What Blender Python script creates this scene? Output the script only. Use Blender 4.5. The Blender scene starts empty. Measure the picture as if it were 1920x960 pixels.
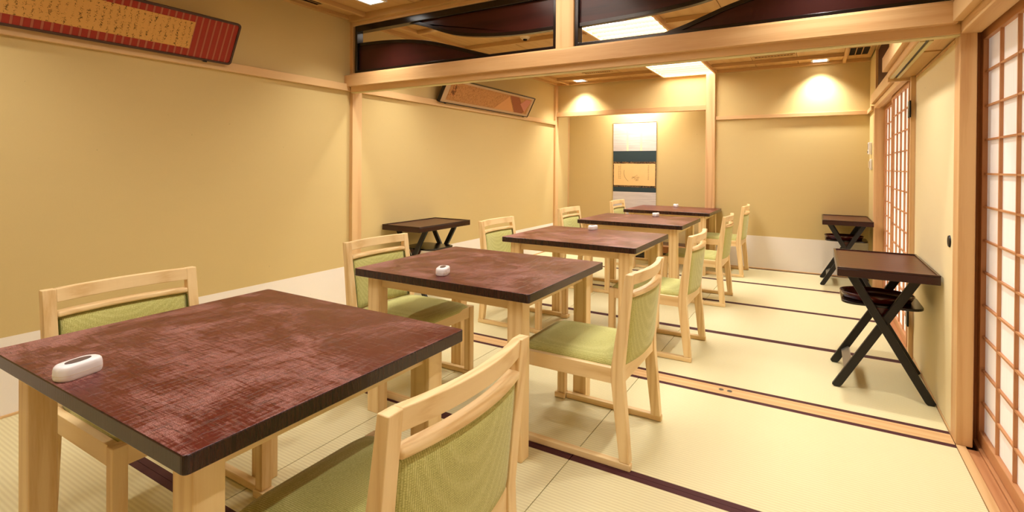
import bpy, bmesh, math, random
from mathutils import Vector, Matrix
random.seed(7)
C = bpy.context.scene.collection
SC = bpy.context.scene
PI = math.pi

# ------------------------------------------------------------------ camera
FPX, YAW, PITCH, ROLL, PY = 963.03, .5361, .0055, .0071, 316.4
cy_, sy_, cp_, sp_, cr_, sr_ = math.cos(YAW), math.sin(YAW), math.cos(PITCH), math.sin(PITCH), math.cos(ROLL), math.sin(ROLL)
fw = Vector((-sy_*cp_, cy_*cp_, -sp_)); rt = Vector((cy_, sy_, 0)); up = rt.cross(fw)
r2 = rt*cr_ + up*sr_; u2 = -rt*sr_ + up*cr_
cam = bpy.data.cameras.new('camera'); co = bpy.data.objects.new('camera', cam); C.objects.link(co)
co.matrix_world = Matrix(((r2.x, u2.x, -fw.x, 0), (r2.y, u2.y, -fw.y, 0), (r2.z, u2.z, -fw.z, 1.204), (0, 0, 0, 1)))
cam.sensor_width = 36; cam.lens = FPX/1920*36; cam.shift_y = (PY-480)/1920; cam.clip_start = .02
SC.camera = co

# ------------------------------------------------------------------ world, exposure, big lights
w = bpy.data.worlds.new('world'); SC.world = w; w.use_nodes = True
w.node_tree.nodes['Background'].inputs[0].default_value = (1, .9, .8, 1)
w.node_tree.nodes['Background'].inputs[1].default_value = .02
vs = SC.view_settings; vs.view_transform = 'Standard'; vs.look = 'None'; vs.gamma = 1; vs.use_curve_mapping = False
vs.exposure = 0.34
TROUGH_E = 5.8          # emission of the two long ceiling lights
SPOT_W = 82.0            # downlights
LCOL = (1.0, .985, .98)
SCOL = (1.0, .96, .90)

# ------------------------------------------------------------------ material helpers
def s2l(c):
    return tuple(((v/255)/12.92 if v/255 <= .04045 else ((v/255+.055)/1.055)**2.4) for v in c)
class NT:
    def __init__(s, name):
        s.m = bpy.data.materials.new(name); s.m.use_nodes = True; s.t = s.m.node_tree; s.n = s.t.nodes
        s.b = s.n['Principled BSDF']; s.tc = s.n.new('ShaderNodeTexCoord')
    def link(s, a, b): s.t.links.new(a, b)
    def map(s, scale=(1, 1, 1), rot=(0, 0, 0), src='Object'):
        m = s.n.new('ShaderNodeMapping'); m.inputs['Scale'].default_value = scale; m.inputs['Rotation'].default_value = rot
        s.link(s.tc.outputs[src], m.inputs[0]); return m.outputs[0]
    def noise(s, vec, scale, detail=3, rough=.5, dist=0):
        n = s.n.new('ShaderNodeTexNoise'); n.inputs['Scale'].default_value = scale; n.inputs['Detail'].default_value = detail
        n.inputs['Roughness'].default_value = rough; n.inputs['Distortion'].default_value = dist; s.link(vec, n.inputs['Vector']); return n.outputs[0]
    def wave(s, vec, scale, axis='X', dist=0, dscale=1, kind='BANDS', profile='SIN'):
        n = s.n.new('ShaderNodeTexWave'); n.wave_type = kind; n.wave_profile = profile
        if kind == 'BANDS': n.bands_direction = axis
        else: n.rings_direction = axis
        n.inputs['Scale'].default_value = scale; n.inputs['Distortion'].default_value = dist
        n.inputs['Detail Scale'].default_value = dscale; s.link(vec, n.inputs['Vector']); return n.outputs[1]
    def ramp(s, fac, stops):
        r = s.n.new('ShaderNodeValToRGB'); e = r.color_ramp.elements
        while len(e) < len(stops): e.new(.5)
        for i, (p, c) in enumerate(stops):
            e[i].position = p; e[i].color = (*c, 1) if len(c) == 3 else c
        s.link(fac, r.inputs[0]); return r.outputs[0]
    def math(s, op, a, b=None):
        n = s.n.new('ShaderNodeMath'); n.operation = op
        for i, v in enumerate((a, b)):
            if v is None: continue
            if isinstance(v, (int, float)): n.inputs[i].default_value = v
            else: s.link(v, n.inputs[i])
        return n.outputs[0]
    def mix(s, fac, a, b, mode='MIX'):
        n = s.n.new('ShaderNodeMix'); n.data_type = 'RGBA'; n.blend_type = mode
        if isinstance(fac, (int, float)): n.inputs[0].default_value = fac
        else: s.link(fac, n.inputs[0])
        for i, v in ((6, a), (7, b)):
            if isinstance(v, tuple): n.inputs[i].default_value = (*v, 1) if len(v) == 3 else v
            else: s.link(v, n.inputs[i])
        return n.outputs[2]
    def bump(s, h, strength=.2, dist=.002):
        n = s.n.new('ShaderNodeBump'); n.inputs['Strength'].default_value = strength; n.inputs['Distance'].default_value = dist
        s.link(h, n.inputs['Height']); s.link(n.outputs[0], s.b.inputs['Normal'])
    def set(s, col=None, rough=None, spec=None, metal=None, coat=None):
        for k, v in (('Base Color', col), ('Roughness', rough), ('Specular IOR Level', spec), ('Metallic', metal), ('Coat Weight', coat)):
            if v is None: continue
            if isinstance(v, tuple): s.b.inputs[k].default_value = (*v, 1) if len(v) == 3 else v
            elif isinstance(v, (int, float)): s.b.inputs[k].default_value = v
            else: s.link(v, s.b.inputs[k])
        return s.m
def plain(name, rgb, rough=.5, spec=.5, metal=0, coat=0):
    t = NT(name); c = s2l(rgb)
    n = t.noise(t.map(), 25, 2)
    col = t.mix(t.math('MULTIPLY', n, .25), c, tuple(v*.82 for v in c))
    return t.set(col, rough, spec, metal, coat)
def wood(name, light, dark, axis, rough=.45, scale=1., contrast=.6, spec=.4):
    """grain runs along axis"""
    t = NT(name); sc = {'X': (.06, 1, 1), 'Y': (1, .06, 1), 'Z': (1, 1, .06)}[axis]
    v = t.map(tuple(a*scale for a in sc))
    n1 = t.noise(v, 16, 4, .6, .4)
    wv = t.wave(v, 9, {'X': 'Y', 'Y': 'X', 'Z': 'X'}[axis], 9, 1.4)
    fine = t.noise(v, 260, 2, .5)
    f = t.math('ADD', t.math('MULTIPLY', wv, .45), t.math('MULTIPLY', n1, .55))
    f = t.math('ADD', t.math('MULTIPLY', f, .8), t.math('MULTIPLY', fine, .25))
    L, D = s2l(light), s2l(dark); mid = tuple(l*contrast+d*(1-contrast) for l, d in zip(L, D))
    col = t.ramp(f, [(.2, L), (.55, tuple((l*.75+d*.25) for l, d in zip(L, D))), (.85, D)])
    t.bump(fine, .06, .001)
    return t.set(col, rough, spec)
M = {}
ash_l, ash_d = (244, 216, 162), (218, 178, 116)
for a in 'XYZ': M['ash'+a] = wood('ash_wood_'+a, ash_l, ash_d, a, .42)
hin_l, hin_d = (224, 186, 132), (202, 154, 100)
for a in 'XYZ': M['hin'+a] = wood('cypress_wood_'+a, hin_l, hin_d, a, .5, .6)
for a in 'XYZ': M['ceil'+a] = wood('ceiling_wood_'+a, (200, 160, 100), (188, 146, 88), a, .6, .35)
for a in 'XYZ': M['red'+a] = wood('red_cedar_'+a, (202, 146, 98), (174, 114, 70), a, .45, .8)
for a in 'XYZ': M['dark'+a] = wood('lacquered_board_'+a, (64, 26, 22), (34, 12, 11), a, .28, .5)
# wall plaster paper
def wallmat(name, rgb):
    t = NT(name); c = s2l(rgb)
    f = t.noise(t.map(), 420, 3, .6); g = t.noise(t.map((1, 1, 3)), 3.5, 3)
    sp = t.noise(t.map(), 38, 2, .4)
    col = t.mix(t.math('MULTIPLY', f, .35), c, tuple(v*.78 for v in c))
    col = t.mix(t.math('MULTIPLY', g, .18), col, tuple(v*1.12 for v in c))
    spk = t.ramp(sp, [(.18, (1, 1, 1)), (.23, (0, 0, 0))])
    col = t.mix(t.math('MULTIPLY', spk, .35), col, tuple(v*.45 for v in c))
    t.bump(f, .15, .001)
    return t.set(col, .85, .15)
M['wall'] = wallmat('ochre_wall_paper', (212, 188, 130))
M['fusuma'] = wallmat('cream_door_paper', (232, 214, 168))
M['washi'] = wallmat('white_plinth_paper', (246, 238, 226))
# tatami
t = NT('tatami'); v = t.map()
ribs = t.wave(v, 1/.0155/PI*.5*1.0, 'Y')
t.n['Wave Texture'].inputs['Scale'].default_value = (2*PI/.0155)/20
thr = t.noise(t.map((60, .5, 1)), 6, 2, .5)
fibre = t.noise(t.map((1, 8, 1)), 260, 2, .6)
wide = t.noise(t.map((3, .35, 1)), 2.2, 2)
a_, b_ = s2l((240, 232, 186)), s2l((204, 190, 138))
col = t.mix(t.math('MULTIPLY', ribs, .55), a_, b_)
col = t.mix(t.math('MULTIPLY', thr, .3), col, s2l((222, 212, 158)))
col = t.mix(t.math('MULTIPLY', fibre, .35), col, s2l((200, 182, 132)))
col = t.mix(t.math('MULTIPLY', wide, .25), col, s2l((236, 226, 190)))
t.bump(t.math('ADD', t.math('MULTIPLY', ribs, -1), t.math('MULTIPLY', fibre, .4)), .35, .002)
M['tatami'] = t.set(col, .62, .3)
t = NT('brown_cloth_border'); v = t.map()
f = t.noise(t.map((1, 6, 1)), 300, 2)
M['heri'] = t.set(t.mix(f, s2l((88, 44, 44)), s2l((62, 26, 28))), .7, .3)
# table lacquer over cloth
def lacquer(name, edge=False):
    t = NT(name)
    big = t.noise(t.map(), 3.4, 5, .65, .6)
    lx = t.noise(t.map((3, 48, 5)), 3.2, 4, .8); ly = t.noise(t.map((40, 3.5, 5)), 3.2, 4, .8)
    grain = t.noise(t.map(), 520, 2, .7)
    cr = t.math('ADD', t.math('MULTIPLY', lx, .5), t.math('MULTIPLY', ly, .5))
    k = t.math('ADD', t.math('MULTIPLY', big, .5), t.math('MULTIPLY', cr, .8))
    if edge:
        vert = t.noise(t.map((70, 70, 4)), 3, 3, .7)
        col = t.ramp(vert, [(.35, s2l((34, 14, 12))), (.65, s2l((62, 34, 25)))])
        t.bump(vert, .3, .001)
        return t.set(col, .26, .5)
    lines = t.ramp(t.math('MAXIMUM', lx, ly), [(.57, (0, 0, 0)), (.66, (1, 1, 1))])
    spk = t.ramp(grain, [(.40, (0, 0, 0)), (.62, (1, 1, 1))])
    worn_sheen = t.ramp(t.math('SUBTRACT', k, t.math('MULTIPLY', lines, .12)), [(.625, (0, 0, 0)), (.725, (1, 1, 1))])
    col = t.mix(worn_sheen, s2l((88, 22, 15)), s2l((130, 60, 50)))  # worn cloth patches, with whitish sheen painted in as paler colour
    col = t.mix(t.math('MULTIPLY', t.math('MULTIPLY', worn_sheen, spk), .75), col, s2l((200, 158, 148)))
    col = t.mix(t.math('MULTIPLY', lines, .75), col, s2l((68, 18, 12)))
    t.link(t.math('ADD', t.math('MULTIPLY', worn_sheen, .14), .30), t.b.inputs['Roughness'])
    t.bump(t.math('ADD', t.math('MULTIPLY', lines, -.7), t.math('MULTIPLY', t.math('MULTIPLY', grain, worn_sheen), .6)), .6, .0012)
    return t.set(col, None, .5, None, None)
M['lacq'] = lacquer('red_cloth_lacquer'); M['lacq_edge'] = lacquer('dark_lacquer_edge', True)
# green weave
t = NT('green_woven_fabric'); v = t.map()
w1 = t.wave(t.map(), (2*PI/.005)/20, 'Y', 0); w2 = t.wave(t.map(), (2*PI/.005)/20, 'Z', 0); w3 = t.wave(t.map(), (2*PI/.005)/20, 'X', 0)
nz = t.noise(v, 300, 3, .7); soft = t.noise(v, 7, 3)
wv = t.math('MULTIPLY', w1, t.math('MAXIMUM', w2, w3))
k = t.math('ADD', t.math('MULTIPLY', wv, .30), t.math('MULTIPLY', nz, .75))
col = t.ramp(k, [(.2, s2l((142, 136, 66))), (.5, s2l((194, 190, 110))), (.8, s2l((230, 226, 160)))])
col = t.mix(t.math('MULTIPLY', soft, .2), col, s2l((204, 204, 136)))
t.bump(k, .4, .002); t.b.inputs['Sheen Weight'].default_value = .25; t.b.inputs['Sheen Roughness'].default_value = .5
M['green'] = t.set(col, .85, .15)
M['seam'] = plain('dark_green_seam', (88, 92, 36), .8, .2)
M['white_pl'] = plain('white_plastic', (246, 243, 243), .28, .5)
M['grey_btn'] = plain('grey_button', (96, 80, 80), .35)
M['black_paint'] = plain('black_painted_wood', (13, 11, 10), .45)
M['black_gloss'] = plain('black_lacquer', (20, 13, 12), .2, .6)
M['tray'] = wood('brown_lacquer_tray', (82, 40, 26), (60, 26, 19), 'X', .34, .45)
M['tray_rim'] = plain('dark_tray_rim', (50, 20, 16), .25)
M['redtray'] = plain('oval_red_lacquer', (74, 22, 16), .15, .6)
M['steel'] = plain('grey_steel', (150, 146, 136), .35, .5, .8)
M['iron'] = plain('black_iron', (18, 16, 15), .4, .4, .2)
M['vent_dark'] = plain('vent_shadow', (26, 16, 10), .8, .1)
M['cream_pl'] = plain('cream_plastic', (226, 206, 168), .45)
def emit(name, col, e):
    t = NT(name); c = t.noise(t.map(), 3, 1)
    t.b.inputs['Base Color'].default_value = (.9, .88, .84, 1)
    t.b.inputs['Emission Color'].default_value = (*col, 1); t.b.inputs['Emission Strength'].default_value = e
    t.set(t.mix(t.math('MULTIPLY', c, .1), (.9, .88, .84), (.8, .78, .74)), .6, .2)
    return t.m
M['diffuser'] = emit('lit_diffuser', LCOL, TROUGH_E)
M['diffuser_far'] = emit('lit_diffuser_far', LCOL, TROUGH_E*1.7)
M['track'] = plain('pale_track_strip', (216, 202, 146), .4)
M['bulb'] = emit('lit_lens', SCOL, 4.5)
# shoji paper
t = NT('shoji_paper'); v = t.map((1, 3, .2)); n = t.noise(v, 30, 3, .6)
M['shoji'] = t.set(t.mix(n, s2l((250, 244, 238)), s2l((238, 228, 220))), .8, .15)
t.b.inputs['Emission Color'].default_value = (1, .9, .84, 1); t.b.inputs['Emission Strength'].default_value = .12  # faint emission of the paper stands in for light from behind

M['shoji_glow'] = M['shoji'].copy(); M['shoji_glow'].name = 'shoji_paper_corridor_glow'  # brighter glowing copy; its emission replaces corridor light behind the far doors
M['shoji_glow'].node_tree.nodes['Principled BSDF'].inputs['Emission Strength'].default_value = .42
# ------------------------------------------------------------------ mesh helpers
def tag(o, label=None, cat=None, group=None, kind=None):
    for k, v in (('label', label), ('category', cat), ('group', group), ('kind', kind)):
        if v: o[k] = v
    return o
def thing(name, label, cat, loc=(0, 0, 0), rotz=0, group=None):
    o = bpy.data.objects.new(name, None); C.objects.link(o); o.empty_display_size = .1
    o.location = loc; o.rotation_euler = (0, 0, rotz); return tag(o, label, cat, group)
def obj(name, bm, mats, parent=None, bevel=0, smooth=False, seg=2):
    bmesh.ops.recalc_face_normals(bm, faces=bm.faces)
    me = bpy.data.meshes.new(name); bm.to_mesh(me); bm.free()
    for m in (mats if isinstance(mats, (list, tuple)) else [mats]): me.materials.append(m)
    if smooth:
        for p in me.polygons: p.use_smooth = True
    o = bpy.data.objects.new(name, me); C.objects.link(o)
    if parent: o.parent = parent
    if bevel:
        b = o.modifiers.new('bevel', 'BEVEL'); b.width = bevel; b.segments = seg; b.limit_method = 'ANGLE'; b.angle_limit = math.radians(40)
        b.harden_normals = True
    return o
def struct(name, bm, mats, parent=None, bevel=0, **k):
    o = obj(name, bm, mats, parent, bevel, **k)
    if not parent: o['kind'] = 'structure'
    return o
def B(*boxes):
    bm = bmesh.new()
    for b in boxes: box(bm, *b)
    return bm
def box(bm, x0, x1, y0, y1, z0, z1, mi=0):
    vs_ = [bm.verts.new((x, y, z)) for z in (z0, z1) for y in (y0, y1) for x in (x0, x1)]
    for f in ((0, 1, 3, 2), (4, 5, 7, 6), (0, 1, 5, 4), (2, 3, 7, 6), (0, 2, 6, 4), (1, 3, 7, 5)):
        fc = bm.faces.new([vs_[i] for i in f]); fc.material_index = mi
    return bm
def prism(bm, pts, axis, a0, a1, mi=0):
    """2-D outline extruded along an axis; pts are the other two coordinates in xyz order"""
    def P(p, a):
        return {'x': (a, p[0], p[1]), 'y': (p[0], a, p[1]), 'z': (p[0], p[1], a)}[axis]
    lo = [bm.verts.new(P(p, a0)) for p in pts]; hi = [bm.verts.new(P(p, a1)) for p in pts]
    n = len(pts)
    for f in ([lo, hi]): bm.faces.new(f).material_index = mi
    for i in range(n): bm.faces.new((lo[i], lo[(i+1) % n], hi[(i+1) % n], hi[i])).material_index = mi
    return bm
def sweep(bm, sections, mi=0):
    """closed sections joined into a solid"""
    rows = [[bm.verts.new(p) for p in s] for s in sections]; n = len(rows[0])
    for a, b in zip(rows, rows[1:]):
        for i in range(n): bm.faces.new((a[i], a[(i+1) % n], b[(i+1) % n], b[i])).material_index = mi
    bm.faces.new(rows[0]).material_index = mi; bm.faces.new(rows[-1]).material_index = mi
    return bm
def dup(root, loc, rotz=None, label=None, group=None):
    r = root.copy(); C.objects.link(r); r.location = loc
    if rotz is not None: r.rotation_euler = (0, 0, rotz)
    if label: r['label'] = label
    if group: r['group'] = group
    def kids(src, dst):
        for ch in list(src.children):
            c = ch.copy(); C.objects.link(c); c.parent = dst; kids(ch, c)
    kids(root, r)
    return r
def rrect(x0, x1, y0, y1, r, n=6):
    p = []
    for cx, cy, a0 in ((x1-r, y1-r, 0), (x0+r, y1-r, PI/2), (x0+r, y0+r, PI), (x1-r, y0+r, 1.5*PI)):
        for i in range(n+1):
            a = a0+PI/2*i/n; p.append((cx+r*math.cos(a), cy+r*math.sin(a)))
    return p
def ring(bm, outer, inner, axis, a0, a1, mi=0):
    def P(p, a): return {'x': (a, p[0], p[1]), 'y': (p[0], a, p[1]), 'z': (p[0], p[1], a)}[axis]
    n = len(outer); V = [[bm.verts.new(P(p, a)) for p in L] for a in (a0, a1) for L in (outer, inner)]
    for i in range(n):
        j = (i+1) % n
        for q in ((V[0][i], V[0][j], V[1][j], V[1][i]), (V[2][i], V[2][j], V[3][j], V[3][i]), (V[0][i], V[0][j], V[2][j], V[2][i]), (V[1][i], V[1][j], V[3][j], V[3][i])):
            bm.faces.new(q).material_index = mi
    return bm

# ================================================================== THE ROOM
XL, XR, XF = -3.287, .53, .485          # left wall, right edge of the mats, far right wall
YB, YN, YS0, YS1 = 6.763, -.87, 2.914, 3.014
ZC = 2.40
# floor: mats with cloth borders and grooves between them
bm = bmesh.new()
box(bm, XL, 1.7, YN, 7.3, -.12, -.02, 2)
xs = [XL+.004, -1.81, -.865, XR]
rows = [(-.868, .06), (.06, 1.01), (1.01, 1.96), (1.96, YS0-.002), (YS1+.002, 3.985), (3.985, 4.93), (4.93, 5.875), (5.875, YB-.012)]
for (y0, y1) in rows:
    for x0, x1 in zip(xs, xs[1:]):
        x0 += .0018; x1 -= .0018
        a, b = y0+.001, y1-.001
        box(bm, x0, x1, a+.028, b-.028, -.055, 0, 0)
        box(bm, x0, x1, a, a+.028, -.055, .0008, 1); box(bm, x0, x1, b-.028, b, -.055, .0008, 1)
struct('floor', bm, [M['tatami'], M['heri'], plain('floor_groove', (60, 44, 26), .9, .1)])
# walls
struct('wall_left', B((-3.42, XL, YN-.1, 6.80, -.05, 2.5)), M['wall'])
struct('wall_near', B((XL, 1.7, YN-.1, YN, -.05, 2.5)), M['wall'])
bm = B((-1.10, 1.0, YB, YB+.12, -.05, 2.5), (-3.30, -1.10, YB+.02, YB+.10, 1.975, 2.5))
struct('wall_back', bm, M['wall'])
bm = B((-3.42, -3.272, 6.80, 7.3, -.05, 2.5), (-3.3, -1.0, 7.2, 7.3, -.05, 2.5), (-1.06, -1.0, 6.88, 7.2, -.05, 2.5), (-3.3, -1.0, 6.86, 7.3, 2.30, 2.5))
struct('wall_alcove', bm, M['wall'])
bm = B((XF, .64, 6.19, YB, -.05, 2.5), (.40, .64, 3.02, 4.17, 1.94, 2.5), (.53, 1.0, YN, 3.0, 1.96, 2.5), (XF+.04, .64, 4.17, 6.19, 1.95, 2.5))
struct('wall_right', bm, M['wall'])
struct('wall_corridor', B((1.6, 1.7, YN, 7.3, -.05, 2.5)), M['washi'])
# ceiling boards
bm = bmesh.new()
for (ya, yb) in ((YN, 2.90), (3.03, YB)):
    xsn = [XL, -3.07, -2.56, -2.14, -1.735]; xsr = [-1.085, -.63, -.195, .245, .66]
    for L in (xsn, xsr):
        for x0, x1 in zip(L, L[1:]): box(bm, x0+.003, x1-.003, ya, yb, ZC, ZC+.02)
    box(bm, XL, 1.7, ya-.1, yb+.1, ZC+.12, ZC+.16); box(bm, XL, -1.80, ya-.1, yb+.1, ZC+.0205, ZC+.03); box(bm, -1.02, 1.7, ya-.1, yb+.1, ZC+.0205, ZC+.03)
box(bm, -1.735, -1.085, 2.86, 3.06, ZC, ZC+.02)
struct('ceiling', bm, M['ceilY'])
# baseboards: white paper plinth, thin wooden strip at its foot
struct('baseboard_left', B((XL-.01, XL+.003, YN, YS0, .0, .378), (XL-.01, XL+.003, 3.04, YB-.06, .0, .382)), M['washi'])
struct('baseboard_back', B((-1.08, XF, YB-.003, YB+.01, .0, .392)), M['washi'])
n_trim = [0]
def trim(boxes, mat, bevel=.0025):
    n_trim[0] += 1
    return struct('trim_%d' % n_trim[0], B(*boxes), mat, bevel=bevel)
trim([(XL, XL+.01, YN, YS0, 0, .012)], M['hinY']); trim([(XL, XL+.01, 3.04, YB-.06, 0, .012)], M['hinY'])
trim([(-1.08, XF, YB-.012, YB, 0, .014)], M['hinX'])
# picture rails
trim([(XL, XL+.030, YN, 2.945, 1.800, 1.857)], M['hinY'])
trim([(XL, XL+.030, 3.03, YB-.055, 1.800, 1.857)], M['hinY'])
trim([(-1.086, XF, YB-.03, YB, 1.790, 1.832)], M['hinX'])
trim([(XF-.025, XF, 6.26, YB-.03, 1.790, 1.832)], M['hinY'])
# ceiling mouldings
for (ya, yb) in ((YN, 2.92), (3.01, YB)):
    trim([(XL, XL+.045, ya, yb, 2.372, ZC)], M['ceilY'])
    trim([(XF if ya > 0 else .50, (.66 if ya > 0 else .66), ya, yb, 2.372, ZC)], M['ceilY'])
trim([(XL+.045, -1.75, YB-.045, YB, 2.365, ZC)], M['ceilX']); trim([(-1.07, XF, YB-.045, YB, 2.365, ZC)], M['ceilX'])
trim([(XL+.045, -1.75, 2.875, 2.93, 2.35, ZC)], M['ceilX']); trim([(-1.07, .50, 2.875, 2.93, 2.35, ZC)], M['ceilX']); trim([(-1.75, -1.07, 2.875, 2.93, 2.35, ZC)], M['ceilX'])
trim([(XL+.045, .50, 2.995, 3.045, 2.35, ZC)], M['ceilX'])
# ceiling battens
for (ya, yb) in ((YN, 2.875), (3.045, YB-.045)):
    for x in (-3.07, .245): trim([(x-.016, x+.016, ya, yb, 2.366, ZC)], M['ceilY'])
ybat = [-.2, .62, 1.44, 2.26, 3.50, 4.21, 4.92, 5.63, 6.34]
for y in ybat:
    trim([(-3.054, -1.76, y-.018, y+.018, 2.362, ZC)], M['ceilX']); trim([(-1.06, .229, y-.018, y+.018, 2.362, ZC)], M['ceilX'])
# partition line: posts, lintel, rail, sill
def post(x0, x1, y0, y1, z0, z1, m='hinZ'): return trim([(x0, x1, y0, y1, z0, z1)], M[m], .004)
post(XL-.01, XL+.035, 2.93, 3.03, 0, ZC)
post(.53, .588, 2.918, 3.018, 0, ZC)
trim([(-3.251, .53, 2.905, 2.968, 1.791, 1.838)], M['hinX'])                 # grooved head piece
trim([(-3.251, .53, 2.912, 2.929, 1.786, 1.791)], M['track'], .001); trim([(-3.251, .53, 2.934, 2.962, 1.786, 1.791)], M['track'], .001)
trim([(XL, .515, 2.872, 2.905, 1.833, 1.924)], M['hinX'])                    # wide rail, near side
trim([(-3.251, .53, 3.022, 3.045, 1.86, 1.95)], M['hinX'])                 # far side
trim([(-3.251, .53, 2.905, 3.022, 1.838, 1.9405)], M['hinX'])
trim([(-3.251, .53, 2.92, 3.01, 2.327, 2.40)], M['hinX'])
post(-1.421, -1.299, 2.915, 3.015, 1.941, 2.327)
trim([(-3.251, .529, YS0, YS1, -.05, .0015)], M['hinX'], .001)                # sill
# alcove trims
post(XL-.01, XL+.032, YB-.055, YB+.04, 0, ZC)
post(-1.195, -1.086, YB-.055, YB+.06, 0, 2.372)
trim([(-3.255, -1.195, YB-.035, YB+.06, 1.918, 1.982)], M['hinX'])
post(-3.274, -3.262, 7.18, 7.2, .17, 2.3)
trim([(-3.255, -1.195, YB-.03, YB+.08, .085, .172)], M['redX'], .004)          # raised alcove edge
struct('floor_alcove', B((-3.272, -1.06, YB+.08, 7.2, .10, .165)), M['darkX'])
trim([(-3.255, -1.195, YB+.0, YB+.05, 0, .085)], M['black_gloss'])

# right side, near room: rail, head, threshold and lattice doors
trim([(.497, .53, YN, 2.872, 1.838, 1.924)], M['hinY']); trim([(.53, .60, YN, 2.918, 1.791, 1.96)], M['hinY'])
trim([(.60, .68, YN, 3.05, 1.812, 1.96)], M['hinY'])
trim([(.531, .564, YN, 2.917, -.05, .003)], M['hinY'], .001)
trim([(.565, .607, YN, 2.917, -.05, -.007)], M['redY'], .001); trim([(.608, .70, YN, 3.05, -.05, .0)], M['redY'], .001)
trim([(.590, .70, 3.031, 3.10, 0, 2.0)], M['redZ'])
KZ = [.183, .323, .47, .61, .755, .893, 1.04, 1.184, 1.332, 1.479, 1.631]
n_door = [0]
def lattice_door(x, y0, y1, z0=.002, z1=1.812, pm='shoji'):
    n_door[0] += 1
    e = bpy.data.objects.new('door_%d' % n_door[0], None); C.objects.link(e); e.location = (x, y0, 0); e['kind'] = 'structure'
    e['label'] = 'paper lattice sliding door of reddish wood on the right side'
    W = y1-y0; s = .046; D = .032
    obj('stile', B((0, D, 0, s, z0, z1)), M['redZ'], e, .002); obj('stile', B((0, D, W-s, W, z0, z1)), M['redZ'], e, .002)
    obj('top_rail', B((0, D, s, W-s, 1.772, z1)), M['redY'], e, .002); obj('bottom_rail', B((0, D, s, W-s, z0, .057)), M['redY'], e, .003)
    cw = (W-2*s)/4
    for k in range(1, 4):
        yy = s+cw*k; obj('lattice_bar', B((.0065, .018, yy-.0045, yy+.0045, .057, 1.772)), M['redZ'], e)
    for z in KZ: obj('lattice_bar', B((.0075, .018, s, W-s, z-.004, z+.004)), M['redY'], e)
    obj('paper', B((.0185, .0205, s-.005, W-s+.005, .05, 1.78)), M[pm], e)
    return e
for y1 in (3.030, 2.085, 1.140): lattice_door(.62, y1-.945, y1)
struct('wall_right_side', B((.62, .66, YN, .20, 0, 1.81)), M['washi'])
lattice_door(.526, 4.33, 5.27, pm='shoji_glow'); lattice_door(.562, 5.235, 6.175, pm='shoji_glow')
# far right: threshold, head, rail, jamb
trim([(XF+.002, .66, 4.09, 6.19, -.05, .003)], M['redY'], .001)
trim([(.50, .66, 4.17, 6.19, 1.812, 1.95)], M['hinY']); trim([(XF-.028, .50, 4.17, 6.24, 1.842, 1.936)], M['hinY']); trim([(XF-.003, .52, 4.17, 6.19, 1.795, 1.84)], M['hinY'])
trim([(XF-.004, .66, 6.175, 6.24, 0, 1.842)], M['hinZ'])
struct('window_1', B((XF+.02, XF+.034, 4.17, 6.14, 1.965, 2.36)), plain('dark_brown_board', (82, 46, 24), .8, .1))
trim([(XF, XF+.04, 6.14, 6.19, 1.945, 2.372)], M['hinZ'])
# partition cupboard on the right: door with hinges and pull
trim([(.365, .395, 3.052, 4.19, 1.842, 1.936)], M['hinY']); trim([(.395, .60, 3.022, 4.17, 1.80, 1.94)], M['hinY'])
trim([(.405, .426, 3.022, 4.17, 1.792, 1.80)], M['track'], .001); trim([(.426, .440, 3.022, 4.165, 1.7985, 1.80)], M['black_paint'], 0); trim([(.440, .456, 3.022, 4.17, 1.792, 1.80)], M['track'], .001)
trim([(.456, .529, 3.30, 4.19, 1.793, 1.80)], M['ceilY'], .001); trim([(.395, .60, 4.17, 4.20, 1.775, 1.84)], M['hinX'])
trim([(.507, .545, 4.092, 4.135, 0, 1.792)], M['hinZ'])
trim([(.531, .60, 3.02, 4.09, -.05, .012)], M['hinY'])
trim([(.60, .62, 3.05, 4.13, 0, 1.80)], M['hinY'])
n_door[0] += 1
e = bpy.data.objects.new('door_%d' % n_door[0], None); C.objects.link(e); e.location = (.532, 3.022, 0); e['kind'] = 'structure'
e['label'] = 'cream papered cupboard door with round black pull and two black hinges'
obj('door_panel', B((0, .025, .0, 1.062, .016, 1.775)), M['fusuma'], e, .002)
obj('frame', B((-.002, .024, 1.062, 1.068, .014, 1.778), (-.002, .024, 0, 1.062, 1.775, 1.79)), M['hinZ'], e)
bm = bmesh.new(); bmesh.ops.create_cone(bm, cap_ends=True, segments=28, radius1=.028, radius2=.025, depth=.006)
bmesh.ops.rotate(bm, verts=bm.verts, matrix=Matrix.Rotation(-PI/2, 3, 'Y')); bmesh.ops.translate(bm, verts=bm.verts, vec=(-.003, .062, .869))
hk = obj('handle', bm, M['iron'], e); hk['label'] = 'round black recessed pull'
for z in (.205, 1.53):
    h = obj('hinge', B((-.036, -.0255, 1.045, 1.112, z, z+.105)), M['iron'], e, .002); h['label'] = 'black metal hinge'

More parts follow.
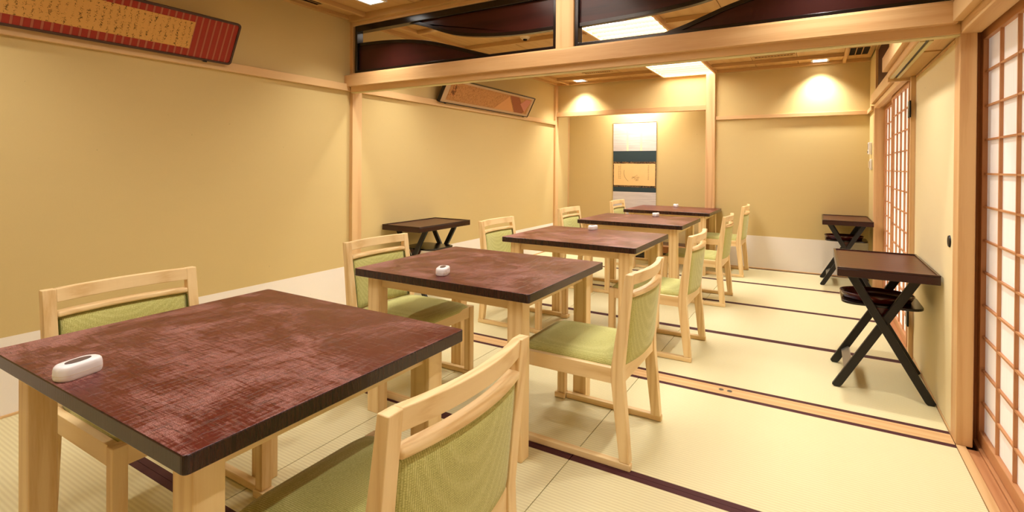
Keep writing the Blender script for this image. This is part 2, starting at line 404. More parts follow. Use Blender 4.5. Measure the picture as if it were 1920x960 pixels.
# transom panels
def wave_pts(pts, n=14):
    out = []
    P = [pts[0]]+list(pts)+[pts[-1]]
    for i in range(1, len(P)-2):
        for k in range(n):
            t_ = k/n; a, b, c, d = P[i-1], P[i], P[i+1], P[i+2]
            out.append(tuple(.5*((2*b[j])+(-a[j]+c[j])*t_+(2*a[j]-5*b[j]+4*c[j]-d[j])*t_*t_+(-a[j]+3*b[j]-3*c[j]+d[j])*t_**3) for j in (0, 1)))
    out.append(pts[-1]); return out
def transom(x0, x1, low, upp, label):
    z0, z1 = 1.941, 2.326
    t_ = thing('transom_panel', label, 'transom', ((x0+x1)/2, 2.965, z0)); cx = (x0+x1)/2
    f = .024
    bm = bmesh.new(); ring(bm, [(x0-cx, 0), (x1-cx, 0), (x1-cx, z1-z0), (x0-cx, z1-z0)], [(x0-cx+f, f), (x1-cx-f, f), (x1-cx-f, z1-z0-f-.024), (x0-cx+f, z1-z0-f-.024)], 'y', -.035, .03)
    obj('frame', bm, M['black_gloss'], t_, .003)
    for pts, base, nm in ((low, f, 'lower_board'), (upp, z1-z0-f-.02, 'upper_board')):
        c = [(p[0]-cx, p[1]-z0) for p in wave_pts(pts)]
        bm = bmesh.new(); prism(bm, c+[(c[-1][0], base), (c[0][0], base)] if abs(c[0][1]-base) > .002 and abs(c[-1][1]-base) > .002 else (c+[(c[-1][0], base)] if abs(c[-1][1]-base) > .002 else c+[(c[0][0], base)]), 'y', -.010, .008)
        b_ = obj(nm, bm, M['darkX'], t_)
        s_ = 1 if nm == 'lower_board' else -1
        sec = []
        for i, p in enumerate(c):
            q = c[min(i+1, len(c)-1)]; r = c[max(i-1, 0)]
            d = Vector((q[0]-r[0], q[1]-r[1])).normalized(); nrm = Vector((-d.y, d.x)) * s_
            o0 = Vector(p)-nrm*.020; o1 = Vector(p)+nrm*.004
            sec.append([(o0.x, -.02, o0.y), (o0.x, .018, o0.y), (o1.x, .018, o1.y), (o1.x, -.02, o1.y)])
        bm = bmesh.new(); sweep(bm, sec); obj('edge_moulding', bm, M['black_gloss'], b_, .0015)
    return t_
transom(-3.229, -1.422, [(-3.212, 2.186), (-2.95, 2.178), (-2.688, 2.155), (-2.47, 2.118), (-2.276, 2.066), (-2.10, 2.012), (-1.93, 1.962)],
        [(-2.70, 2.294), (-2.514, 2.238), (-2.347, 2.176), (-2.197, 2.132), (-1.961, 2.096), (-1.697, 2.078), (-1.44, 2.078)],
        'black framed transom board with a wave cut-out, left of the short post')
transom(-1.298, .516, [(-.76, 1.962), (-.646, 1.992), (-.538, 2.028), (-.374, 2.080), (-.1, 2.135), (.2, 2.165), (.498, 2.178)],
        [(-1.280, 2.072), (-1.063, 2.077), (-.877, 2.084), (-.731, 2.092), (-.549, 2.113), (-.3, 2.17), (-.1, 2.23), (.05, 2.294)],
        'black framed transom board with a wave cut-out, right of the short post')

# ------------------------------------------------------------------ ceiling lights
def trough(y0, y1, label, mt='diffuser'):
    t_ = thing('ceiling_light', label, 'ceiling light', (-1.41, (y0+y1)/2, 2.36)); L = (y1-y0)/2; W = .325
    obj('frame', B((-W, -W+.02, -L, L, 0, .06), (W-.02, W, -L, L, 0, .06), (-W+.02, W-.02, -L, -L+.02, 0, .06), (-W+.02, W-.02, L-.02, L, 0, .06)), M['hinY'], t_, .002)
    obj('diffuser', B((-W+.02, W-.02, -L+.02, L-.02, .035, .045)), M[mt], t_)
    n = int((y1-y0-.04)/.125)
    for k in range(1, n): 
        y = -L+.02+k*(2*L-.04)/n
        obj('slat', B((-W+.02, W-.02, y-.006, y+.006, .012, .034)), M['ceilX'], t_)
    return t_
trough(3.08, 6.74, 'long slatted light panel in the ceiling beyond the transom', 'diffuser_far')
trough(-.5, 2.84, 'long slatted light panel in the ceiling above the nearest tables')
def downlight(x, y, label, wall=None, p=1.0):
    t_ = thing('downlight', label, 'downlight', (x, y, 2.39), 0, None)
    bm = bmesh.new(); sq = lambda r: [(-r, -r), (r, -r), (r, r), (-r, r)]
    ring(bm, sq(.085), sq(.068), 'z', -.002, .0098); obj('trim_ring', bm, M['white_pl'], t_)
    obj('lens', B((-.066, .066, -.066, .066, .002, .006)), M['bulb'], t_)
    l = bpy.data.lights.new('lamp', 'SPOT'); l.energy = SPOT_W*p; l.color = SCOL; l.spot_size = math.radians(110); l.spot_blend = 1.0; l.shadow_soft_size = .035
    lo = bpy.data.objects.new('lamp', l); C.objects.link(lo); lo.parent = t_; lo.location = (0, 0, -.012)
downlight(-2.84, 6.60, 'square downlight nearest the alcove post')
downlight(.016, 6.61, 'square downlight near the far right corner')
downlight(-2.78, 2.66, 'square downlight just before the left end of the transom', None, .45)
downlight(.02, 2.66, 'square downlight by the near right post', None, .45)
downlight(-2.80, 3.36, 'square downlight just behind the left end of the transom', None, .6)
downlight(.02, 3.36, 'square downlight behind the transom on the right', None, .8)
downlight(-2.78, .55, 'square downlight above the long framed calligraphy', None, .4)
downlight(.02, .75, 'square downlight above the near lattice door', None, .6)
# alcove lamp hidden above its lintel
t_ = thing('alcove_lamp', 'small lamp behind the alcove lintel above the hanging scroll', 'lamp', (-2.16, 6.96, 2.20))
obj('housing', B((-.30, .30, -.04, .04, .03, .10)), M['white_pl'], t_, .004); obj('lens', B((-.28, .28, -.03, .03, .024, .03)), M['bulb'], t_)
l = bpy.data.lights.new('lamp', 'AREA'); l.shape = 'RECTANGLE'; l.size = .5; l.size_y = .05; l.energy = 16; l.color = SCOL; lo = bpy.data.objects.new('lamp', l); C.objects.link(lo); lo.parent = t_; lo.location = (0, 0, .02)
lo.rotation_euler = (math.radians(12), 0, 0)
# no lamp in the corridor; the door papers emit a little themselves
# ------------------------------------------------------------------ ceiling fittings
def vent(x, y, w_, d_, n, label, axis='x', name='ceiling_vent'):
    t_ = thing(name, label, 'vent', (x, y, ZC-.009))
    bm = bmesh.new(); ring(bm, [(-w_, -d_), (w_, -d_), (w_, d_), (-w_, d_)], [(-w_+.018, -d_+.018), (w_-.018, -d_+.018), (w_-.018, d_-.018), (-w_+.018, d_-.018)], 'z', 0, .0085); obj('frame', bm, M['ceilX'], t_, .001)
    obj('opening', B((-w_+.018, w_-.018, -d_+.018, d_-.018, .006, .008)), M['vent_dark'], t_)
    for k in range(1, n):
        if axis == 'x':
            q = -w_+.018+k*(2*w_-.036)/n; obj('slat', B((q-.004, q+.004, -d_+.018, d_-.018, .0045, .0058)), M['ceilX'], t_)
    return t_
vent(-.41, 6.135, .20, .045, 12, 'narrow slotted vent in the ceiling between light panel and far right downlight')
vent(-2.40, 6.135, .19, .045, 12, 'narrow slotted vent in the ceiling near the alcove downlight')
vent(.358, 6.28, .10, .22, 3, 'ceiling grille with three dark slots in the far right corner')
vent(-3.17, 2.35, .07, .22, 3, 'ceiling grille above the left wall just before the transom')
t_ = thing('smoke_detector', 'small round smoke detector seen through the left transom', 'smoke detector', (-2.34, 4.16, ZC))
bm = bmesh.new(); bmesh.ops.create_cone(bm, cap_ends=True, segments=24, radius1=.035, radius2=.05, depth=.02); bmesh.ops.translate(bm, verts=bm.verts, vec=(0, 0, -.010)); obj('body', bm, M['cream_pl'], t_)
bm = bmesh.new(); bmesh.ops.create_cone(bm, cap_ends=True, segments=20, radius1=.016, radius2=.02, depth=.012); bmesh.ops.translate(bm, verts=bm.verts, vec=(0, 0, -.0262)); obj('sensor', bm, M['vent_dark'], t_)
# wall controls on the narrow wall by the far doors
t_ = thing('intercom', 'white wall intercom above the switch in the far right corner', 'intercom', (XF-.001, 6.50, 1.42)); obj('body', B((-.03, 0, -.045, .045, -.07, .055)), M['white_pl'], t_, .005); obj('screen', B((-.0315, -.03, -.03, .02, -.02, .04)), M['grey_btn'], t_); obj('button', B((-.036, -.03, -.012, .012, -.055, -.035)), M['grey_btn'], t_, .001)
t_ = thing('wall_switch', 'white switch box under the intercom in the far right corner', 'switch', (XF-.001, 6.44, 1.245)); obj('plate', B((-.018, 0, -.03, .03, -.055, .055)), M['white_pl'], t_, .004); obj('knob', B((-.03, -.018, -.014, .014, -.035, .035)), M['cream_pl'], t_, .002)
# two small metal plates in the sill
for i, (x, lb) in enumerate(((-.436, 'small metal floor latch in the sill, the left one of the pair'), (-.394, 'small metal floor latch in the sill, the right one of the pair'))):
    t_ = thing('floor_latch', lb, 'latch', (x, 2.968, .0017), 0)
    bm = bmesh.new(); bmesh.ops.create_cone(bm, cap_ends=True, segments=20, radius1=.0135, radius2=.0125, depth=.002); bmesh.ops.translate(bm, verts=bm.verts, vec=(0, 0, .001)); obj('plate', bm, M['steel'], t_)
    obj('slot', B((-.009, .009, -.003, .003, .0018, .0026)), M['iron'], t_)

# ================================================================== DINING TABLES
def make_table():
    t_ = thing('dining_table', '', 'table'); W, D = .487, .4075
    bm = bmesh.new(); P = rrect(-W, W, -D, D, .012, 4)
    prism(bm, P, 'z', .6635, .700)
    for f in bm.faces: f.material_index = 1
    bm.normal_update()
    for f in bm.faces:
        if f.normal.z > .9 or (abs(f.normal.z) > .9 and f.calc_center_median().z > .69): f.material_index = 0
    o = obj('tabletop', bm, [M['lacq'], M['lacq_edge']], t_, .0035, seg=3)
    for m_ in o.modifiers: m_.material = 0 if False else -1
    for sx in (-1, 1):
        for sy in (-1, 1):
            x, y = sx*(W-.052), sy*(D-.042)
            obj('leg', B((min(x, x-sx*.072), max(x, x-sx*.072), min(y, y-sy*.062), max(y, y-sy*.062), 0, .663)), M['ashZ'], t_, .003)
    for sx in (-1, 1): obj('apron', B((sx*(W-.085)-.011, sx*(W-.085)+.011, -D+.105, D-.105, .612, .663)), M['ashY'], t_, .001)
    for sy in (-1, 1): obj('apron', B((-W+.125, W-.125, sy*(D-.072)-.011, sy*(D-.072)+.011, .612, .663)), M['ashX'], t_, .001)
    return t_
tb = make_table()
TL = [(-1.4175, .877, 'red-brown lacquered dining table at the front with a long white call button'),
      (-1.452, 2.168, 'second red-brown lacquered dining table, standing just before the floor sill'),
      (-1.445, 3.52, 'middle one of the five red-brown lacquered dining tables, first beyond the sill'),
      (-1.476, 4.93, 'fourth red-brown lacquered dining table, between the middle and the farthest one'),
      (-1.495, 6.34, 'farthest red-brown lacquered dining table, standing before the alcove scroll')]
for i, (x, y, lb) in enumerate(TL):
    o = tb if i == 0 else dup(tb, (x, y, 0)); o.location = (x, y, 0); o['label'] = lb; o['group'] = 'lacquered dining tables in a row'

# ================================================================== CHAIRS
BACKP = [(.03, .003, .045), (.20, .018, .066), (.34, .031, .082), (.40, .033, .082), (.50, .024, .068), (.62, .013, .049), (.776, -.003, .026)]
def bx(z, k):
    for a, b in zip(BACKP, BACKP[1:]):
        if a[0] <= z <= b[0]:
            t_ = (z-a[0])/(b[0]-a[0]); return a[k]+(b[k]-a[k])*t_
    return BACKP[-1][k] if z > .7 else BACKP[0][k]
def make_chair():
    t_ = thing('dining_chair', '', 'chair')
    for s in (-1, 1):
        y0, y1 = sorted((s*.209, s*.247))
        bm = bmesh.new(); sweep(bm, [[(r, y0, z), (f, y0, z), (f, y1, z), (r, y1, z)] for z, r, f in [(.028, .003, .045)]+BACKP[1:]])
        obj('back_leg', bm, M['ashZ'], t_, .003)
        obj('front_leg', B((.495, .535, *sorted((s*.207, s*.247)), .028, .394)), M['ashZ'], t_, .003)
        obj('runner', B((0, .49, *sorted((s*.219, s*.249)), 0, .028), (.4905, .548, *sorted((s*.200, s*.252)), 0, .028)), M['ashX'], t_, .004)
        obj('side_rail', B((.076, .496, *sorted((s*.218, s*.243)), .332, .394)), M['ashX'], t_, .002)
    obj('front_rail', B((.507, .530, -.208, .208, .332, .394)), M['ashY'], t_, .002)
    obj('rear_rail', B((.038, .066, -.210, .210, .332, .400)), M['ashY'], t_, .002)
    bow = lambda y: -.028*(1-(y/.21)**2)
    N = 16
    ys = [-.2095+.419*i/N for i in range(N+1)]
    def rail(z0, z1, d0, d1, name, rnd=0):
        bm = bmesh.new(); S = []
        for y in ys:
            r0 = bx(z0, 1)+bow(y)+d0; r1 = bx(z1, 1)+bow(y)+d0; f0 = bx(z0, 2)+bow(y)+d1; f1 = bx(z1, 2)+bow(y)+d1
            S.append([(r0, y, z0), (f0, y, z0), (f1, y, z1), (r1, y, z1)])
        sweep(bm, S); return obj(name, bm, M['ashY'], t_, rnd or .003, seg=3)
    rail(.730, .776, .004, 0, 'crest_rail')
    rail(.679, .700, -.004, .002, 'middle_rail', .008)
    # upholstered back
    bm = bmesh.new(); zz = [.402, .41, .44, .50, .56, .62, .662, .675]; YN_ = [-.208+.416*i/20 for i in range(21)]
    F = []; R = []
    for z in zz:
        ef = min((z-.402)/.02, (.675-z)/.02, 1); 
        rf, rr = [], []
        for y in YN_:
            e2 = min((.208-abs(y))/.02, 1); k = max(0, min(ef, 1))**.5*max(0, e2)**.5
            rf.append(bm.verts.new((bx(z, 2)-.014+.014*k+bow(y), y, z))); rr.append(bm.verts.new((bx(z, 1)+.008-.008*k+bow(y), y, z)))
        F.append(rf); R.append(rr)
    for L in (F, R):
        for a, b in zip(L, L[1:]):
            for i in range(20): bm.faces.new((a[i], a[i+1], b[i+1], b[i]))
    for a, b in ((F[0], R[0]), (F[-1], R[-1])):
        for i in range(20): bm.faces.new((a[i], a[i+1], b[i+1], b[i]))
    for j in (0, 20):
        for i in range(len(zz)-1): bm.faces.new((F[i][j], F[i+1][j], R[i+1][j], R[i][j]))
    bk = obj('backrest', bm, M['green'], t_, smooth=True)
    bm = bmesh.new()                                                # piping round the front of the pad
    for s in (-1, 1):
        sweep(bm, [[(bx(z, 2)-.006+bow(.2), s*.2045-.0015, z), (bx(z, 2)-.001+bow(.2), s*.2045-.0015, z), (bx(z, 2)-.001+bow(.2), s*.2045+.0015, z), (bx(z, 2)-.006+bow(.2), s*.2045+.0015, z)] for z in (.41, .5, .6, .672)])
    obj('seam', bm, M['seam'], bk)
    # seat cushion
    bm = bmesh.new(); NX, NY = 20, 20; G = []; x0, x1, yw = .068, .532, .2175
    for i in range(NX+1):
        r = []
        u = -1+2*i/NX
        for j in range(NY+1):
            v_ = -1+2*j/NY
            uu = math.copysign(abs(u)**.8, u); vv = math.copysign(abs(v_)**.8, v_)
            d = (abs(uu)**5+abs(vv)**5)
            ex = 1-.035*max(0, abs(uu)+abs(vv)-1.55)/.45 if abs(uu)+abs(vv) > 1.55 else 1
            h = .394+.026*max(0, (1-abs(uu)**7))**.5*max(0, (1-abs(vv)**7))**.5+.007*(1-uu*uu)*(1-vv*vv)
            r.append(bm.verts.new(((x0+x1)/2+(x1-x0)/2*uu*ex, yw*vv*ex, h)))
        G.append(r)
    for a, b in zip(G, G[1:]):
        for j in range(NY): bm.faces.new((a[j], a[j+1], b[j+1], b[j]))
    edge = [G[0][j] for j in range(NY+1)]+[G[i][NY] for i in range(1, NX+1)]+[G[NX][j] for j in range(NY-1, -1, -1)]+[G[i][0] for i in range(NX-1, 0, -1)]
    low = [bm.verts.new((v.co.x*.99+.003, v.co.y*.985, .380)) for v in edge]
    n = len(edge)
    for i in range(n): bm.faces.new((edge[i], edge[(i+1) % n], low[(i+1) % n], low[i]))
    bm.faces.new(low)
    obj('seat', bm, M['green'], t_, smooth=True)
    return t_
ch = make_chair(); first = True
RB = 'right-hand '
CH = [(-.622, .887, PI, 'ash chair with green seat nearest the camera, right of the front table'),
      (-.622, 2.218, PI, 'ash chair with green seat on the right side of the second table'),
      (-.655, 3.52, PI, 'ash chair with green seat on the right side of the middle table'),
      (-.670, 4.972, PI, 'ash chair with green seat on the right side of the fourth table'),
      (-.680, 6.365, PI, 'ash chair with green seat on the right side of the farthest table'),
      (-2.235, .915, 0, 'ash chair with green back pad on the left side of the front table'),
      (-2.235, 2.195, 0, 'ash chair with green seat on the left side of the second table'),
      (-2.235, 3.510, 0, 'ash chair with green back on the left side of the middle table'),
      (-2.225, 4.895, 0, 'ash chair with green back on the left side of the fourth table'),
      (-2.200, 6.310, 0, 'ash chair with green back on the left side of the farthest table')]
for i, (x, y, r, lb) in enumerate(CH):
    o = ch if i == 0 else dup(ch, (x, y, 0), r); o.location = (x, y, .001); o.rotation_euler = (0, 0, r); o['label'] = lb; o['group'] = 'ash dining chairs with green upholstery'

# ================================================================== CALL BUTTONS
def make_button():
    t_ = thing('call_button', '', 'call button')
    def cap(z, k, r): return [(x*k, y*k) for x, y in rrect(-.048, .048, -.0265, .0265, .023, 8)]
    bm = bmesh.new(); S = []
    for z, k in ((0, .93), (.002, .97), (.006, 1), (.012, 1.01), (.024, .995), (.030, .965), (.0335, .90), (.035, .78)):
        S.append([(x*k, y*(k if k < 1 else k), z) for x, y in rrect(-.048, .048, -.0265, .0265, .023, 8)])
    sweep(bm, S); b_ = obj('body', bm, M['white_pl'], t_, smooth=True)
    bm = bmesh.new(); ring(bm, [(x*1.013, y*1.015) for x, y in rrect(-.048, .048, -.0265, .0265, .023, 8)], [(x*.98, y*.98) for x, y in rrect(-.048, .048, -.0265, .0265, .023, 8)], 'z', .0133, .0139)
    obj('seam', bm, M['cream_pl'], b_)
    bm = bmesh.new(); prism(bm, [((.028)*math.cos(2*PI*i/32), .0125*math.sin(2*PI*i/32)) for i in range(32)], 'z', .0345, .0361)
    o = obj('button', bm, M['grey_btn'], t_); o['label'] = 'dark grey oval button'
    return t_
cb = make_button()
CB = [(-1.505, .522, PI/2+.22, 'white call button on the near edge of the front table'),
      (-1.485, 1.88, PI/2+.42, 'white call button on the second table'),
      (-1.535, 3.855, PI/2-.1, 'white call button at the far edge of the middle table'),
      (-1.415, 5.27, PI/2-.1, 'white call button at the far edge of the fourth table'),
      (-1.54, 6.68, PI/2, 'white call button on the farthest table')]
for i, (x, y, r, lb) in enumerate(CB):
    o = cb if i == 0 else dup(cb, (x, y, .7), r); o.location = (x, y, .7003); o.rotation_euler = (0, 0, r); o['label'] = lb; o['group'] = 'white call buttons on the tables'

# ================================================================== FOLDING TRAY STANDS
def make_stand():
    t_ = thing('tray_stand', '', 'tray stand'); W, D = .213, .365
    tr = obj('tray', B((-W, W, -D, D, .636, .676)), M['tray_rim'], t_, .003)
    bm = bmesh.new(); ring(bm, [(-W, -D), (W, -D), (W, D), (-W, D)], [(-W+.012, -D+.012), (W-.012, -D+.012), (W-.012, D-.012), (-W+.012, D-.012)], 'z', .6762, .685); obj('rim', bm, M['tray_rim'], tr, .002)
    obj('tray_surface', B((-W+.012, W-.012, -D+.012, D-.012, .6762, .678)), M['tray'], tr)
    def leg(xt, xb, y):
        d = Vector((xb-xt, 0, -.626)).normalized(); n = Vector((d.z, 0, -d.x))*.017
        top = Vector((xt, 0, .626)); bot = Vector((xb, 0, 0)); h = .019
        bm = bmesh.new()
        pts = [(top.x-.023, .636), (top.x+.023, .636), (bot.x+.023, .010), (bot.x+.013, 0), (bot.x-.013, 0), (bot.x-.023, .010)]
        prism(bm, pts, 'y', y-.0125, y+.0125); obj('leg', bm, M['black_paint'], t_, .003)
    leg(-.150, .198, -.232); leg(-.150, .198, .232); leg(.148, -.205, -.206); leg(.148, -.205, .206)
    sh = rrect(-.185, .185, -.175, .175, .07, 7)
    bm = bmesh.new(); prism(bm, sh, 'z', .452, .466); obj('shelf', bm, M['black_gloss'], t_, .003)
    bm = bmesh.new()
    for y in (-.174, .162): prism(bm, [(-.062, .452), (.062, .452), (.03, .388), (-.03, .388)], 'y', y, y+.012)
    box(bm, -.03, .03, -.162, .162, .388, .398); obj('shelf_support', bm, M['redtray'], t_)
    bm = bmesh.new(); cx = -.205+.353*.155
    box(bm, cx-.006, cx+.006, -.1935, .1935, .075, .120); bmesh.ops.rotate(bm, verts=bm.verts, cent=(cx, 0, .097), matrix=Matrix.Rotation(.9, 3, 'Y'))
    o = obj('brace', bm, M['steel'], t_); o['label'] = 'flat grey metal brace'
    return t_
st = make_stand()
SD = [(.3085, 3.565, 'large dark folding tray stand by the cream cupboard door, nearest on the right'),
      (.262, 6.392, 'dark folding tray stand in the far right corner by the lattice doors'),
      (-3.062, 3.655, 'dark folding tray stand against the left wall beyond the post')]
for i, (x, y, lb) in enumerate(SD):
    o = st if i == 0 else dup(st, (x, y, 0)); o.location = (x, y, .001); o['label'] = lb; o['group'] = 'dark folding tray stands'
def make_oval():
    t_ = thing('serving_tray', '', 'tray'); el = lambda k, z: [(.175*k*math.cos(2*PI*i/48), .142*k*math.sin(2*PI*i/48), z) for i in range(48)]
    bm = bmesh.new(); prof = [(.90, 0), (.92, .010), (.93, .012), (1.0, .034), (1.0, .038), (.975, .038), (.905, .014), (.90, .006)]
    rows_ = [[bm.verts.new(p) for p in el(k, z)] for k, z in prof]
    for a, b in zip(rows_, rows_[1:]):
        for i in range(48): bm.faces.new((a[i], a[(i+1) % 48], b[(i+1) % 48], b[i]))
    bm.faces.new(rows_[0]); o = obj('rim', bm, M['redtray'], t_, smooth=True)
    bm = bmesh.new(); prism(bm, [(p[0], p[1]) for p in el(.895, 0)], 'z', .004, .0065); obj('base', bm, M['redtray'], t_)
    return t_
ov = make_oval()
for i, (x, y, lb) in enumerate(((.292, 3.54, 'oval dark red serving tray on the lower shelf of the nearest tray stand'), (.245, 6.38, 'oval dark red serving tray on the shelf of the stand in the far corner'))):
    o = ov if i == 0 else dup(ov, (x, y, .467)); o.location = (x, y, .4675); o['label'] = lb; o['group'] = 'oval serving trays on the stand shelves'

# ================================================================== FRAMED CALLIGRAPHY
def frame_root(name, label, cat, y0, z=1.832, x=-3.222, tilt=math.radians(27)):
    e = bpy.data.objects.new(name, None); C.objects.link(e); tag(e, label, cat)
    s_, c_ = math.sin(tilt), math.cos(tilt)
    e.matrix_world = Matrix(((0, s_, c_, x), (1, 0, 0, y0), (0, c_, -s_, z), (0, 0, 0, 1)))
    return e
# striped red brocade
t = NT('red_striped_cloth'); v = t.map()
s1 = t.wave(v, (2*PI/.037)/20, 'X'); nz = t.noise(t.map((1, .2, 1)), 200, 2)
stripe = t.ramp(s1, [(.80, (0, 0, 0)), (.86, (1, 1, 1))])
edge = t.ramp(s1, [(.70, (0, 0, 0)), (.76, (1, 1, 1)), (.80, (1, 1, 1)), (.84, (0, 0, 0))])
col = t.mix(t.math('MULTIPLY', nz, .5), s2l((160, 58, 42)), s2l((136, 44, 32)))
col = t.mix(stripe, col, s2l((170, 98, 72))); col = t.mix(t.math('MULTIPLY', edge, .6), col, s2l((96, 34, 26)))
M['brocade'] = t.set(col, .8, .2)
def script_mat(name, paper, ink, colw, thr=.60, fine=95):
    t = NT(name); v = t.map()
    wv = t.wave(v, (2*PI/colw)/20, 'X'); n1 = t.noise(v, fine, 2, .6, 1.5); n2 = t.noise(t.map((1, 1, 1)), fine*.32, 2, .5)
    k = t.math('ADD', t.math('MULTIPLY', n1, .72), t.math('ADD', t.math('MULTIPLY', n2, .25), t.math('MULTIPLY', wv, .10)))
    ink_ = t.ramp(k, [(thr, (0, 0, 0)), (thr+.03, (1, 1, 1))])
    pn = t.noise(v, 9, 3); fp = t.noise(v, 160, 2)
    col = t.mix(t.math('MULTIPLY', pn, .35), s2l(paper), tuple(q*.75 for q in s2l(paper))); col = t.mix(t.math('MULTIPLY', fp, .2), col, tuple(q*.7 for q in s2l(paper)))
    return t.set(t.mix(t.math('MULTIPLY', ink_, .85), col, s2l(ink)), .85, .1)
M['script1'] = script_mat('old_paper_with_brush_script', (218, 164, 92), (70, 56, 34), .030, .615)
M['script2'] = script_mat('orange_paper_with_brush_script', (192, 138, 84), (108, 70, 40), .022, .60, 110)
M['brown_frame'] = plain('dark_brown_frame', (70, 42, 28), .4)
M['mount'] = plain('beige_mount_cloth', (196, 164, 124), .8, .1)
def strip(bm, x0, x1, y0, y1, z0, z1): return box(bm, x0, x1, y0, y1, z0, z1)
L1, H1 = 1.80, .272
f1 = frame_root('framed_calligraphy', 'long brown framed brush calligraphy on red striped cloth above the left wall rail', 'picture', .10)
bm = bmesh.new(); ring(bm, rrect(0, L1, 0, H1, .022, 5), rrect(.013, L1-.013, .013, H1-.013, .014, 5), 'z', -.018, .003); obj('frame', bm, M['brown_frame'], f1, .002)
bm = bmesh.new(); prism(bm, rrect(.010, L1-.010, .010, H1-.010, .014, 5), 'z', -.014, -.003); obj('cloth_mount', bm, M['brocade'], f1)
obj('calligraphy_sheet', B((.30, L1-.265, .058, H1-.052, -.0028, -.001)), M['script1'], f1)
for x in (.16, L1-.16): 
    o = obj('peg', B((x-.012, x+.012, -.006, .006, -.030, .004)), M['iron'], f1, .002)
L2, H2 = 1.80, .262
f2 = frame_root('framed_calligraphy', 'black framed brush writing on orange paper with folded patches, beyond the transom', 'picture', 4.00)
bm = bmesh.new(); ring(bm, rrect(0, L2, 0, H2, .003, 2), rrect(.008, L2-.008, .008, H2-.008, .002, 2), 'z', -.036, .003); obj('frame', bm, M['black_gloss'], f2, .001)
obj('backing', B((.01, L2-.01, .01, H2-.01, -.034, -.026)), M['black_gloss'], f2)
obj('mount', B((.008, L2-.008, .008, H2-.008, -.012, -.006)), M['mount'], f2)
obj('calligraphy_sheet', B((.09, L2-.06, .034, H2-.032, -.0058, -.004)), M['script2'], f2)
def poly(name, pts, rgb, z):
    bm = bmesh.new(); prism(bm, pts, 'z', z, z+.001); o = obj(name, bm, plain(name+'_paper', rgb, .85, .1), f2); return o
poly('paper_patch', [(.98, .036), (1.42, .036), (1.20, .215)], (206, 148, 92), -.0038)['label'] = 'light orange triangular patch'
poly('paper_patch', [(1.21, .225), (1.42, .228), (1.66, .060), (1.62, .036), (1.44, .036)], (150, 92, 60), -.0026)['label'] = 'brown slanting patch'
poly('paper_patch', [(1.50, .150), (1.60, .222), (1.735, .215), (1.66, .062)], (196, 130, 104), -.0012)['label'] = 'pinkish patch'
bm = B((.13, .20, .09, .20, -.0038, -.0032)); obj('large_characters', bm, script_mat('large_ink_signs', (206, 140, 84), (84, 56, 36), .05, .50, 40), f2)
for x in (.10, L2-.10): obj('peg', B((x-.012, x+.012, -.006, .006, -.030, .004)), M['iron'], f2, .002)

# ================================================================== HANGING SCROLL
sx = -2.243; hw = .312
sc = thing('hanging_scroll', 'hanging scroll with grey bands, dark blue brocade and an ink drawing, in the alcove', 'scroll', (sx, 7.19, .17))
def zz_(z): return z-.17
t = NT('grey_scroll_silk'); v = t.map(); n = t.noise(t.map((.25, 1, 5)), 9, 4, .6, 1.0); f = t.noise(t.map((1, 1, 6)), 120, 2)
M['silk'] = t.set(t.mix(f, t.ramp(n, [(.35, s2l((186, 176, 170))), (.6, s2l((220, 212, 206)))]), s2l((206, 198, 192))), .8, .2)
M['ivory'] = plain('ivory_strip', (236, 222, 186), .8, .1)
t = NT('blue_brocade'); n = t.noise(t.map((.3, 1, 8)), 60, 3); M['blue'] = t.set(t.mix(n, s2l((44, 60, 66)), s2l((60, 74, 76))), .75, .2)
t = NT('gold_figured_band'); n = t.noise(t.map((1, 1, 1.2)), 70, 2, .6, 2); M['gold'] = t.set(t.mix(t.ramp(n, [(.54, (0, 0, 0)), (.6, (1, 1, 1))]), s2l((40, 26, 16)), s2l((200, 150, 90))), .6, .4)
obj('silk_panel', B((-hw, hw, -.004, -.001, zz_(1.43), zz_(1.835))), M['silk'], sc)
obj('silk_panel', B((-hw, hw, -.004, -.001, zz_(.42), zz_(.845))), M['silk'], sc)
for x in (-.099, .099): obj('hanging_strip', B((x-.014, x+.014, -.0055, -.0042, zz_(1.43), zz_(1.83))), M['ivory'], sc)
obj('brocade_band', B((-hw, hw, -.0045, -.001, zz_(1.275), zz_(1.43))), M['blue'], sc)
obj('brocade_band', B((-hw, hw, -.0045, -.001, zz_(.845), zz_(.912))), M['blue'], sc)
obj('gold_band', B((-hw, hw, -.0050, -.001, zz_(1.248), zz_(1.2755))), M['gold'], sc)
obj('gold_band', B((-hw, hw, -.0050, -.001, zz_(.912), zz_(.937))), M['gold'], sc)
obj('side_border', B((-hw, -hw+.012, -.0045, -.001, zz_(.937), zz_(1.248)), (hw-.012, hw, -.0045, -.001, zz_(.937), zz_(1.248))), M['gold'], sc)
t = NT('drawing_paper'); v = t.map(); n = t.noise(v, 8, 3); bl = t.noise(v, 26, 4, .7)
pc = t.mix(t.math('MULTIPLY', n, .4), s2l((240, 204, 140)), s2l((226, 184, 118)))
M['drawing'] = t.set(pc, .85, .1)
art = obj('drawing_sheet', B((-hw+.012, hw-.012, -.0052, -.001, zz_(.937), zz_(1.248))), M['drawing'], sc)
M['ink'] = plain('soft_brown_ink', (150, 112, 74), .9, .1); M['ink2'] = plain('faint_ink', (196, 154, 104), .9, .1)
bm = bmesh.new()
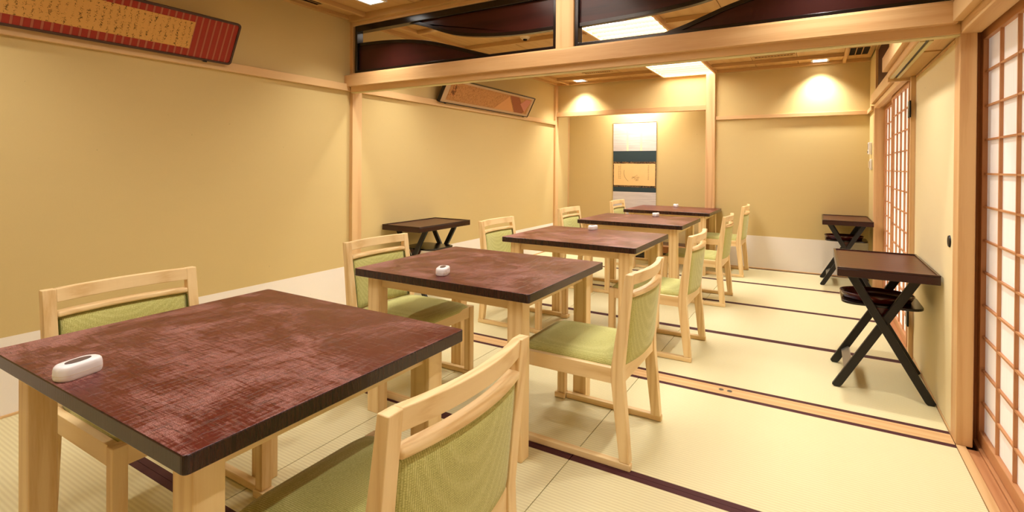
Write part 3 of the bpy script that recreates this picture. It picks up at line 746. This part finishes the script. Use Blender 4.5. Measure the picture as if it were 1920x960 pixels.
def stroke(bm, pts, w_):
    for a, b in zip(pts, pts[1:]):
        d = Vector((b[0]-a[0], b[1]-a[1])); L = d.length
        if L == 0: continue
        n_ = Vector((-d.y, d.x))/L*w_/2
        prism(bm, [(a[0]+n_.x, a[1]+n_.y), (b[0]+n_.x, b[1]+n_.y), (b[0]-n_.x, b[1]-n_.y), (a[0]-n_.x, a[1]-n_.y)], 'y', -.0060, -.0053)
stroke(bm, [(-.15+.155*(1-math.cos(a)), zz_(1.10)-.15*math.sin(a)+.02) for a in [k*.11-.25 for k in range(12)]], .0042)
for cx_, z_a, z_b in ((-.20, 1.23, 1.02), (-.225, 1.21, 1.03), (.205, 1.22, 1.02)):
    z = z_a
    while z > z_b:
        wq = .010
        stroke(bm, [(cx_-wq, zz_(z)), (cx_+wq*random.uniform(.4, 1), zz_(z)-random.uniform(0, .006))], .003)
        stroke(bm, [(cx_+random.uniform(-.004, .004), zz_(z)+.006), (cx_+random.uniform(-.006, .006), zz_(z)-.010)], .0025); z -= .024
o = obj('ink_strokes', bm, M['ink'], art); o['kind'] = 'stuff'
bm = bmesh.new()
for k in range(26):
    a = random.uniform(0, 2*PI); r = random.uniform(0, 1)**.6; x, z = .02+.062*r*math.cos(a), 1.035+.045*r*math.sin(a)
    b_ = random.uniform(0, PI); q = random.uniform(.008, .02); stroke(bm, [(x, zz_(z)), (x+q*math.cos(b_), zz_(z)+q*math.sin(b_)), (x+q*1.6*math.cos(b_+.7), zz_(z)+q*1.4*math.sin(b_+.7))], .0035)
o = obj('ink_figure', bm, M['ink2'], art); o['kind'] = 'stuff'
def rod(x0, x1, z, r, mat, name, y=-.004):
    bm = bmesh.new(); prism(bm, [(y+r*math.cos(2*PI*i/16), z+r*math.sin(2*PI*i/16)) for i in range(16)], 'x', x0, x1); return obj(name, bm, mat, sc, smooth=False)
rod(-hw-.004, hw+.004, zz_(1.838), .006, M['hinX'], 'top_rod'); rod(-hw-.02, hw+.02, zz_(.41), .012, M['redX'], 'bottom_roller', -.004)
bm = bmesh.new(); stroke(bm, [(-.05, zz_(1.842)), (0, zz_(1.875)), (.05, zz_(1.842))], .003); stroke(bm, [(0, zz_(1.873)), (0, zz_(2.10))], .003); o = obj('cord', bm, M['ivory'], sc)
